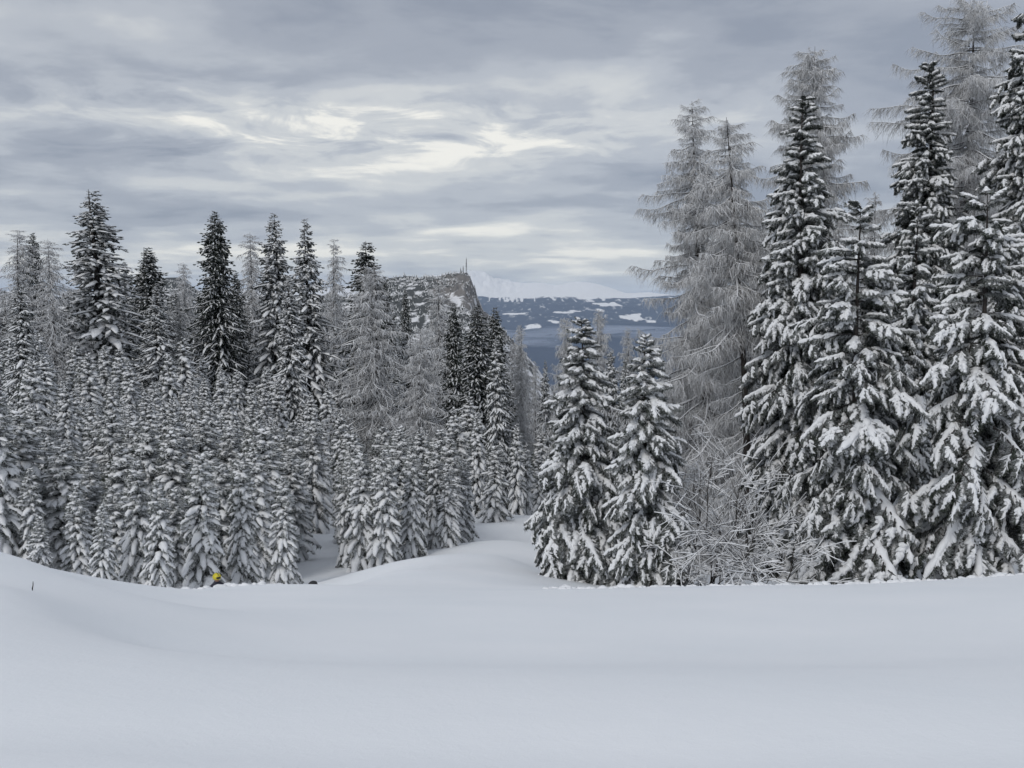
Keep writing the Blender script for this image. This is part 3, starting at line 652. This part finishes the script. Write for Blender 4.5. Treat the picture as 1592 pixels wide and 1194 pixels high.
tall = [  # kind, label, px, top row, distance, half width px
 ('L', "frosted larch at the far left, behind the small spruce at the edge", 30, 356, 120, 42),
 ('S', "dark spruce tip showing behind the leftmost frosted larch", 50, 358, 132, 22),
 ('L', "pale larch just left of the tallest spruce of the left wood", 76, 368, 105, 38),
 ('S', "small pointed spruce in front of the leftmost larch", 30, 422, 85, 30),
 ('S', "tallest spruce of the left wood, with a ragged open top", 143, 292, 112, 56),
 ('S', "narrow spruce far back just right of the tallest left spruce", 193, 404, 150, 20),
 ('S', "spruce with regular snowy tiers, between the tallest left spruce and the dark one", 230, 382, 125, 36),
 ('S', "shorter snowy spruce right in front of the regular tiered one", 243, 438, 105, 28),
 ('L', "thin larch tip showing far back left of the dark spruce", 285, 405, 150, 24),
 ('S', "darkest tall spruce of the left wood, least covered in snow", 334, 325, 120, 36),
 ('S', "small dark spruce at the right foot of the darkest spruce", 366, 420, 128, 22),
 ('L', "pale larch between the darkest spruce and the pair of tall spruces", 390, 358, 138, 34),
 ('S', "left one of the pair of tall spruces in the left wood", 425, 328, 125, 36),
 ('S', "right one of the pair of tall spruces in the left wood", 475, 337, 118, 38),
 ('S', "snowy spruce standing before the pair of tall spruces", 448, 430, 100, 28),
 ('L', "thin pale larch right of the pair of tall spruces", 520, 370, 140, 26),
 ('S', "dark spruce with a pointed tip behind the large frosted larch", 570, 371, 118, 42),
 ('S', "dark lower spruce behind the right shoulder of the large frosted larch", 598, 428, 110, 22),
 ('L', "large frosted larch in the middle of the left wood", 578, 412, 86, 62),
 ('L', "frosted larch right of the large one, before the cliff", 655, 505, 72, 50),
 ('L', "open crowned larch in front of the cliff, behind the two frosted larches", 682, 436, 100, 40),
 ('S', "tiny dark spruce in front of the snowy cliff slope", 630, 445, 150, 13),
 ('S', "spruce beneath the cliff face, left of the dark pair", 706, 468, 92, 24),
 ('S', "tall spruce beneath the cliff edge, left of the darkest one at the gap", 742, 470, 80, 34),
 ('S', "dark spruce at the left side of the gap to the valley", 770, 474, 84, 26),
 ('S', "nearer spruce standing over the curve of the piste", 772, 520, 68, 36),
 ('L', "slim larch on the left side of the gap to the valley", 809, 503, 88, 26),
 ('L', "small pale larch low in the gap to the valley", 832, 560, 115, 16),
 ('S', "small spruce right of the gap to the valley", 848, 556, 95, 20),
 ('L', "larch behind the top of the piste-side spruce", 880, 488, 70, 32),
 ('L', "darker larch between the two near spruces beside the piste", 932, 478, 62, 34),
 ('S', "spruce standing back between the two near spruces beside the piste", 950, 545, 48, 40),
 ('L', "thin larch tip behind the thick-padded shorter spruce", 976, 505, 66, 26),
 ('S', "dark small spruce behind the left shoulder of the shorter padded spruce", 972, 552, 58, 24),
 ('L', "low frosted larch filling the gap behind the shorter padded spruce", 1035, 560, 58, 36),
 ('L', "pale larch far back between the two tall trees of the right stand", 1180, 330, 66, 40),
 ('L', "grey larch behind the broad spruce of the right stand", 1360, 292, 64, 48),
 ('L', "frosted larch low behind the dark leaning trunk", 1110, 430, 56, 50),
 ('L', "frosted larch low behind the bare shrub", 1060, 520, 52, 44),
 ('S', "dark spruce in the shade behind the bare shrub", 1165, 520, 50, 46),
 ('S', "dark spruce in the shade behind the broad spruce right of the shrub", 1300, 420, 44, 62),
 ('S', "dark spruce in the shade between the two broad spruces on the right", 1395, 470, 42, 66),
 ('S', "dark spruce in the shade behind the broad spruce near the right edge", 1480, 420, 44, 66),
 ('S', "dark spruce in the shade at the right edge behind the drooping spruce", 1580, 380, 40, 66),
 ('L', "pale larch behind the drooping spruce near the right edge", 1560, 240, 68, 50),
]
for i, (k, lb, px, pt, D, hw) in enumerate(tall): placed(k, lb, px, pt, D, hw, i)

young = [ # front row, one by one
 ("young spruce cut by the left edge of the photo, half hidden by the snow bank", -8, 620, 38, 62),
 ("small round-tipped spruce by the snow bank, lower than its neighbours", 62, 800, 33, 27),
 ("narrow young spruce behind the smallest one at the snow bank", 46, 728, 38, 34),
 ("young spruce with a dark open skirt above the snow bank", 118, 752, 34, 38),
 ("thin young spruce right of the one with the dark skirt", 158, 782, 31.5, 28),
 ("tall young spruce rising behind the lowest dip of the snow edge", 212, 716, 36, 42),
 ("young spruce over the lowest dip of the snow edge", 244, 745, 32, 34),
 ("widest young spruce of the front row, left of the yellow helmet", 312, 700, 34, 48),
 ("young spruce right behind the yellow helmet", 374, 706, 36, 38),
 ("lone pointed young spruce at the end of the front row, beside the open piste", 440, 742, 36, 36),
 ("young spruce behind the lone pointed one, left side", 400, 640, 48, 36),
 ("young spruce standing back above the lone pointed one", 486, 655, 59, 36),
 ("left outer young spruce of the clump between the two arms of the piste", 540, 716, 43.5, 32),
 ("front young spruce of the clump with the darkest gap at its foot", 562, 700, 41.5, 38),
 ("young spruce at the centre of the clump on the snow ridge", 598, 700, 41, 40),
 ("snow-plastered young spruce right of the clump's centre", 640, 695, 42.5, 34),
 ("second young spruce from the right end of the clump on the ridge", 676, 704, 45, 32),
 ("young spruce at the right end of the clump on the ridge", 694, 720, 44.5, 28),
 ("slim young spruce leaning on the right flank of the clump", 722, 712, 50, 24),
 ("small bushy young spruce beside the bend of the upper piste", 770, 690, 60, 32),
 ("young spruce left of the bushy one at the bend of the piste", 742, 640, 64, 26),
 ("young spruce right above the bend of the piste", 803, 660, 66, 24),
 ("young spruce on the far right above the bend of the piste", 818, 690, 68, 18),
]
taken = []
for i, (lb, px, pt, D, hw) in enumerate(young):
    placed('Y', lb, px, pt, D, hw, i); taken.append((float(at(px, 700, D)[0]), D))
for (k, lb, px, pt, D, hw) in tall: taken.append((float(at(px, 700, D)[0]), D))

# the dense young stand on the slope
rg = random.Random(77)
zones = [
 ("young snow-laden spruce deep in the dense stand at the lower left", "young spruces deep in the dense stand at the lower left", -60, 230, 38, 62, 2.0),
 ("young snow-laden spruce deep in the dense stand above the yellow helmet", "young spruces deep in the dense stand above the helmet", 230, 470, 40, 66, 2.05),
 ("small snowy spruce on the upper slope at the left, below the tall trees", "small spruces on the upper slope at the left", -70, 260, 62, 118, 2.9),
 ("small snowy spruce on the upper slope below the pair of tall spruces", "small spruces on the upper slope below the tall pair", 260, 540, 66, 118, 2.95),
 ("young spruce in the clump on the ridge, behind its front row", "young spruces inside the clump on the ridge", 530, 700, 44.5, 56, 1.95),
 ("young spruce between the frosted larches and the clump on the ridge", "young spruces between the larches and the ridge clump", 530, 735, 60, 92, 3.0),
 ("small spruce in the wood above the bend of the upper piste", "small spruces in the wood above the bend of the piste", 690, 860, 72, 110, 3.4),
]
ny_ = 0; crowd = []
for lb, grp, u0, u1, D0, D1, sp in zones:
    tries = 0
    while tries < 2600:
        tries += 1
        D = math.sqrt(rg.uniform(D0 ** 2, D1 ** 2)); u = rg.uniform(u0, u1)
        if 455 < u < 540 and D < 62: continue
        if 725 < u and D < 70: continue
        x = (u - 796) / FPX * D; s = sp * (0.85 + .5 * (D - D0) / (D1 - D0) * (1 if sp > 3 else .3))
        if any((x - a) ** 2 + (D - b) ** 2 < s * s for a, b in taken): continue
        taken.append((x, D)); H = rg.uniform(3.7, 6.8) * (1.0 + .12 * min(1, max(0, (D - 55) / 50))) * (rg.uniform(.8, 1.25) if D > 62 else 1); Rb = H * (rg.uniform(.21, .29) if D < 62 else rg.uniform(.18, .245))
        o_ = far_tree("young_spruce", "young tree", lb, x, D, H, Rb, (VY1 if D < 62 else VY2)[rg.randrange(6)], 5.0, 1.05, grp, rng=rg); ny_ += 1; crowd.append((o_, u, D, 'young spruces' if D < 62 else 'small spruces'))
# far background rank behind the tall trees
for lb, grp, kind, u0, u1, D0, D1, n in [
  ("distant spruce in the back rank of the left wood", "distant spruces behind the left wood", 'S', -60, 620, 135, 200, 46),
  ("distant frosted larch in the back rank of the left wood", "distant larches behind the left wood", 'L', -60, 620, 125, 190, 24),
  ("distant larch or frosted tree beyond the piste, below the cliff", "frosted larches beyond the piste below the cliff", 'L', 600, 900, 95, 150, 22),
  ("distant spruce beyond the piste, below the cliff", "distant spruces beyond the piste below the cliff", 'S', 600, 820, 95, 160, 18),
  ("frosted larch deep in the wood behind the right-hand stand", "larches deep behind the right-hand stand", 'L', 880, 1700, 60, 110, 26),
  ("spruce deep in the wood behind the right-hand stand", "spruces deep behind the right-hand stand", 'S', 880, 1700, 52, 100, 34)]:
    for i in range(n):
        for _ in range(60):
            D = rg.uniform(D0, D1); u = rg.uniform(u0, u1); x = (u - 796) / FPX * D
            if all((x - a) ** 2 + (D - b) ** 2 > 12 for a, b in taken): break
        taken.append((x, D))
        lim = {0: rg.uniform(440, 500), 1: rg.uniform(505, 580), 2: rg.uniform(520, 640)}[0 if u0 < 0 else (1 if u0 == 600 else 2)]
        if u0 == 600: lim = max(lim, np.interp(u, [600, 740, 800, 815, 860, 900], [480, 520, 560, 600, 590, 540]) + rg.uniform(0, 30))
        if u0 == 880: lim = np.interp(u, [880, 980, 1030, 1060, 1200, 1700], [590, 590, 590, 520, 420, 380]) + rg.uniform(0, 90)
        o_ = placed(kind, lb.replace("larch or frosted tree", "frosted larch"), u, lim, D, rg.uniform(16, 30) if u0 < 880 else rg.uniform(30, 48), i, grp)
        crowd.append((o_, u, D, 'distant larches' if kind == 'L' else 'distant spruces'))
def name_crowd():
    """each tree of the dense stands is told apart by its height on the slope, the landmark it stands under and its rank there"""
    marks = [(30, "at the photo's left edge"), (105, "under the leftmost larches"), (175, "under the tallest left spruce"), (210, "beside the tallest left spruce"),
             (262, "under the regular tiered spruce"), (308, "left of the darkest spruce"), (358, "under the darkest spruce"), (402, "right of the darkest spruce"), (450, "under the tall pair's left tree"),
             (498, "under the tall pair's right tree"), (540, "left of the large larch"), (615, "under the large larch"), (690, "under the second larch"), (745, "under the cliff edge"),
             (800, "left of the valley gap"), (870, "right of the valley gap"), (960, "behind the piste-side spruce"), (1060, "behind the padded spruce"), (1160, "behind the two-tipped larch"),
             (1300, "behind the dark-trunked spruce"), (1400, "behind the broad spruce"), (1500, "behind the slim spruce"), (1e9, "behind the drooping spruce")]
    bands = [(47, "low down"), (56, "further up"), (68, "mid-slope"), (84, "higher up"), (104, "near the top"), (128, "at the top"), (1e9, "on the skyline")]
    cells = {}
    for o, u, D, w in crowd:
        m = next(t for q, t in marks if u < q); b = next(t for q, t in bands if D < q); cells.setdefault((w, b, m), []).append((u, o))
    num = ['', 'one', 'two', 'three', 'four', 'five', 'six', 'seven', 'eight', 'nine', 'ten', 'eleven', 'twelve']
    one = {'young spruces': 'young snow-laden spruce', 'small spruces': 'small snowy spruce', 'distant larches': 'pale frosted larch', 'distant spruces': 'grey snowy spruce'}
    for (w, b, m), l in cells.items():
        l.sort(key=lambda q: q[0]); n = len(l)
        for i, (u, o) in enumerate(l):
            if n == 1: o['label'] = "%s %s %s" % (one[w], b, m)
            else:
                r_ = "leftmost" if i == 0 else "rightmost" if i == n - 1 else "middle one" if n == 3 else ["", "second", "third", "fourth", "fifth", "sixth", "seventh", "eighth", "ninth", "tenth", "eleventh"][i] + " from left"
                o['label'] = "%s of %s %s %s %s" % (r_, num[n], w, b, m)
                if len(o['label'].replace('-', ' ').split()) > 16: o['label'] = o['label'].replace(" from left", "")
name_crowd()
print("young", ny_)

# ------------------------------------------------------------------ bare shrubs with snow on every twig
def shrub(label, px, D, H, W, seed, stems):
    r = np.random.default_rng(seed); x, y, _ = at(px, 900, D); x = float(x); z = float(gz(x, y))
    t = empty("bare_shrub", (x, D, z)); tag(t, label, "shrub", "bare deciduous shrubs among the spruces")
    g, sn, st = Geo(), Geo(), Geo(); segs = []
    def grow(p, d, ln, rad, lvl):
        K = 5; P = [p]; dd = d.copy()
        for k in range(K - 1):
            dd = nrm(dd + r.normal(0, .08, 3) + np.array([0, 0, -.035 if lvl > 0 else -.03])); P.append(P[-1] + dd * ln / (K - 1))
        P = np.array(P); segs.append((P, rad, lvl))
        if lvl >= 3: return
        nc = {0: 6, 1: 4, 2: 3}[lvl]
        for k in range(nc):
            f = r.uniform(.25, 1) * (K - 1); i = min(int(f), K - 2); q = P[i] + (P[i + 1] - P[i]) * (f - i)
            nd_ = nrm(dd + r.normal(0, .50, 3) + np.array([0, 0, -.02])); grow(q, nd_, ln * r.uniform(.42, .68), rad * .55, lvl + 1)
    for i in range(stems):
        a = r.uniform(0, 6.28); o = r.uniform(.25, 1.0); d = nrm(np.array([math.cos(a) * W / H * o, math.sin(a) * .7 * o, r.uniform(.45, 1.0)]))
        grow(np.array([r.normal(0, .25), r.normal(0, .2), -.2]), d, H * r.uniform(.55, .95), .024, 0)
    for lvl in range(4):
        S = [s for s in segs if s[2] == lvl]
        if not S: continue
        P = np.stack([s[0] for s in S]); rd = np.array([s[1] for s in S])[:, None] * np.linspace(1, .5, 5)[None] + .0015
        V, F = blobs(P, rd, rd, 4 if lvl < 2 else 3, 1.0); (st if lvl == 0 else g).add(V, F)
        P2_ = P.copy(); P2_[..., 2] += rd * .9 + .004
        T = nrm(np.gradient(P, axis=1)); flat = np.clip(1.25 - np.abs(T[..., 2]), .15, 1)
        w = (rd * 1.1 + .007) * flat; h = (rd * .9 + .017) * flat * r.uniform(.5, 1.3, P.shape[:2])
        V, F = blobs(P2_, w, h, 5, .3); sn.add(V, F)
    mobj("stem", st.mesh("stem", [M_shrub], True), t)
    mobj("twigs", g.mesh("twigs", [M_shrub]), t)
    mobj("snow_cover", sn.mesh("snow_cover", [M_snow_tree], True), t)
shrub("tall bare shrub with snow-lined twigs, right of the shorter padded spruce", 1100, 30, 4.1, 1.15, 5, 9)
shrub("wide bare shrub with arching snow-lined branches left of the broad spruce", 1185, 28, 2.3, 1.2, 8, 7)
shrub("low bare shrub reaching across the foot of the shorter padded spruce", 1050, 27.5, 1.1, .9, 9, 4)

# loose snow thrown up along the edge of the packed slope
def clods():
    r = np.random.default_rng(3); g = Geo()
    ico = bmesh.new(); bmesh.ops.create_icosphere(ico, subdivisions=2, radius=1); ico.verts.ensure_lookup_table()
    IV = np.array([v.co[:] for v in ico.verts]); IF = np.array([[v.index for v in f.verts] for f in ico.faces]); ico.free()
    for i in range(520):
        if i < 430: u = 1640 - 790 * r.random() ** 1.5; D = 22.0 + r.gamma(1.6, .8)
        else: u = r.uniform(255, 440); D = 22.5 + r.normal(0, .45)
        s = .012 + r.gamma(1.1, .026); x = (u - 796) / FPX * D; z = float(gz(x, D))
        V = lump(IV * r.uniform(.7, 1.2, 3) * [1.5, 1.2, .8], .18, 2.3, i) * s + [x, D, z - s * .12]; g.add(V, IF)
    o = mobj("snow_clods", g.mesh("snow_clods", [M_snow_tree], True)); tag(o, kind='stuff')
clods()
# the dry stalk poking through the snow
def stalk():
    x, y, z = at(52, 975, 9.2); x = float(x); z = float(gz(x, 9.2))
    g = Geo(); P = np.array([[[0, 0, -.05], [.004, 0, .02], [.010, .004, .05], [.012, 0, .085]]]); w = np.array([[.006, .006, .0045, .003]]); V, F = blobs(P, w, w, 5, 1.0); g.add(V, F)
    V, F = spikes(np.array([[.004, 0, .03], [.01, .004, .05]]), np.array([[.012, 0, .02], [-.01, 0, .02]]), .002); g.add(V, F)
    o = mobj("dry_stalk", g.mesh("dry_stalk", [M_shrub])); o.location = (x, 9.2, z); tag(o, "single dry plant stalk poking out of the smooth snow bank at left", "plant stalk")
stalk()

# ------------------------------------------------------------------ the two people behind the edge
def simple(name, col, rough=.6):
    m, nt, N, Lk, P = mat(name); f = nz(N, Lk, 30, 3, .6)
    c = ramp(N, Lk, f, [(.3, tuple(v * .85 for v in col)), (.7, col)]); Lk.new(c, P.inputs['Base Color']); P.inputs['Roughness'].default_value = rough; return m
M_navy = simple("navy_cloth", (.012, .012, .03)); M_black = simple("black_plastic", (.012, .012, .013), .35); M_yel = simple("yellow_shell", (.62, .52, .02), .35); M_skin = simple("skin", (.36, .20, .13)); M_grey = simple("grey_cloth", (.05, .05, .055))
def person(label, px, phead, D, face, cloth, helm, stripe):
    x, y, zt = (float(q) for q in at(px, phead, D)); zg = float(gz(x, y)); 
    t = empty("person", (x, y, zg), face); tag(t, label, "person")
    top = zt - zg; k = max(.6, min(1.9, top)); print("person head above ground", top)
    hip = max(.12, k - .92); sh = k - .34; nk = k - .24; hd = k - .115
    J = [(0, 0, hip, .15), (0, -.02, hip + .25, .15), (0, .02, sh - .08, .16), (0, .04, nk, .055), (0, .05, hd - .04, .085), (0, .05, hd + .03, .085)]
    E = [(0, 1), (1, 2), (2, 3), (3, 4), (4, 5)]
    for s in (-1, 1):
        b = len(J)
        J += [(s * .19, .02, sh - .06, .065), (s * .26, .12, sh - .30, .052), (s * .16, .36, sh - .38, .04), (s * .13, .43, sh - .40, .036)]
        E += [(2, b), (b, b + 1), (b + 1, b + 2), (b + 2, b + 3)]
        for q, (fx, fz) in enumerate(((-.035, .02), (-.012, .03), (.012, .03), (.034, .02), (s * -.045, -.02))):
            J.append((s * .13 + fx, .50, sh - .43 + fz * .3, .010)); J.append((s * .13 + fx * 1.2, .53, sh - .47, .009)); c = len(J); E += [(b + 3, c - 2), (c - 2, c - 1)]
        b = len(J)
        kn = min(hip + .28, .50); J += [(s * .10, .03, hip - .02, .10), (s * .15, .42, kn, .075), (s * .16, .62 if hip < .5 else .1, .12, .055), (s * .17, .78 if hip < .5 else .26, .05, .05)]
        E += [(0, b), (b, b + 1), (b + 1, b + 2), (b + 2, b + 3)]
    me = bpy.data.meshes.new("body"); me.from_pydata([j[:3] for j in J], E, []); o = mobj("body", me, t)
    me.skin_vertices or None
    md = o.modifiers.new("skin", 'SKIN'); 
    for i, j in enumerate(J): me.skin_vertices[0].data[i].radius = (j[3], j[3]); me.skin_vertices[0].data[i].use_root = (i == 0)
    sb = o.modifiers.new("sub", 'SUBSURF'); sb.levels = 2; sb.render_levels = 2
    bpy.context.view_layer.update(); dg = bpy.context.evaluated_depsgraph_get(); ev = bpy.data.meshes.new_from_object(o.evaluated_get(dg)); ev.name = "body"
    o.modifiers.clear(); o.data = ev
    ev.materials.clear(); ev.materials.append(cloth); ev.materials.append(M_skin); ev.materials.append(M_black)
    for p in ev.polygons:
        c = p.center; p.use_smooth = True
        p.material_index = 1 if c.z > nk + .01 and abs(c.x) < .12 else (2 if (c.y > .40 and c.z > sh - .55 and abs(c.x) < .22 and c.z < sh - .3) else 0)
    def ell(name, cx, cy_, cz, rx, ry, rz_, m, cutz=None):
        bm = bmesh.new(); bmesh.ops.create_uvsphere(bm, u_segments=24, v_segments=14, radius=1)
        for v in bm.verts: v.co.x = v.co.x * rx + cx; v.co.y = v.co.y * ry + cy_; v.co.z = v.co.z * rz_ + cz
        if cutz is not None: bmesh.ops.delete(bm, geom=[v for v in bm.verts if v.co.z < cutz], context='VERTS')
        for f in bm.faces: f.smooth = True
        m_ = bpy.data.meshes.new(name); bm.to_mesh(m_); bm.free(); m_.materials.append(m); return mobj(name, m_, t)
    ell("helmet", 0, .045, hd - .005, .125, .145, .125, helm, hd - .075)
    ell("goggles", 0, .165, hd - .005, .075, .035, .04, M_black)
    ell("nose", 0, .15, hd - .055, .014, .022, .018, M_skin)
    ell("collar", 0, .03, nk - .03, .085, .085, .05, cloth)
    g = Geo(); a = np.linspace(.35, 2.6, 9); P = np.stack([0 * a, .045 - .150 * np.cos(a), hd - .005 + .130 * np.sin(a)], -1)[None]; V, F = blobs(P, np.full((1, 9), .010), np.full((1, 9), .008), 4, 1.0); g.add(V, F); mobj("helmet_ridge", g.mesh("helmet_ridge", [stripe]), t)
    V, F = blobs(np.array([[[-.02, -.04, hip + .05], [0, -.17, hip + .18], [0, -.19, sh - .12], [0, -.06, sh + .01]]]), np.array([[.05, .15, .15, .04]]), np.array([[.03, .09, .10, .03]]), 10, 1.0)
    mobj("backpack", arr_mesh("backpack", V, F, [M_black], None, True), t)
person("person in a yellow helmet and navy jacket crouching behind the snow edge", 336, 890.5, 29.6, R(-140), M_navy, M_yel, M_black)
person("person in a dark helmet almost hidden behind the snow edge, near the piste", 484, 904, 28.6, R(-60), M_grey, M_black, M_grey)

# ------------------------------------------------------------------ valley fog and the haze
def vol_mat(name, col, dens, aniso=0.2):
    m = bpy.data.materials.new(name); m.use_nodes = True; N = m.node_tree.nodes; N.clear(); o = N.new("ShaderNodeOutputMaterial"); v = N.new("ShaderNodeVolumePrincipled")
    v.inputs['Color'].default_value = col + (1,); v.inputs['Density'].default_value = dens; v.inputs['Anisotropy'].default_value = aniso; m.node_tree.links.new(v.outputs[0], o.inputs['Volume']); return m
def box(name, lo, hi, m):
    bm = bmesh.new(); bmesh.ops.create_cube(bm, size=1)
    for v in bm.verts:
        for i in range(3): v.co[i] = (lo[i] + hi[i]) / 2 + v.co[i] * (hi[i] - lo[i])
    me = bpy.data.meshes.new(name); bm.to_mesh(me); bm.free(); me.materials.append(m); return mobj(name, me)
tag(box("haze", (-32000, -40, -420), (32000, 30500, 620), vol_mat("haze_air", (0.72, 0.84, 1.0), 3.4e-5, 0.1)), kind='stuff')

def fog():
    g = Geo(); ico = bmesh.new(); bmesh.ops.create_icosphere(ico, subdivisions=4, radius=1); ico.verts.ensure_lookup_table()
    IV = np.array([v.co[:] for v in ico.verts]); IF = np.array([[v.index for v in f.verts] for f in ico.faces]); ico.free()
    for i, (u, row, D, rx, ry, rz_) in enumerate([(870, 519, 5600, 330, 420, 26), (960, 512, 6300, 420, 420, 24), (820, 532, 5200, 200, 320, 20), (1080, 520, 5800, 420, 420, 28), (700, 516, 5900, 420, 420, 26)]):
        x, y, z = (float(q) for q in at(u, row, D)); V = lump(lump(lump(IV, .22, 2.6, i), .12, 6.0, i + 3), .06, 13.0, i) * [rx, ry, rz_] + [x, y, z]; g.add(V, IF)
    o = mobj("valley_fog", g.mesh("valley_fog", [vol_mat("fog_air", (.8, .87, 1.0), 0.0015)])); tag(o, kind='stuff')
fog()
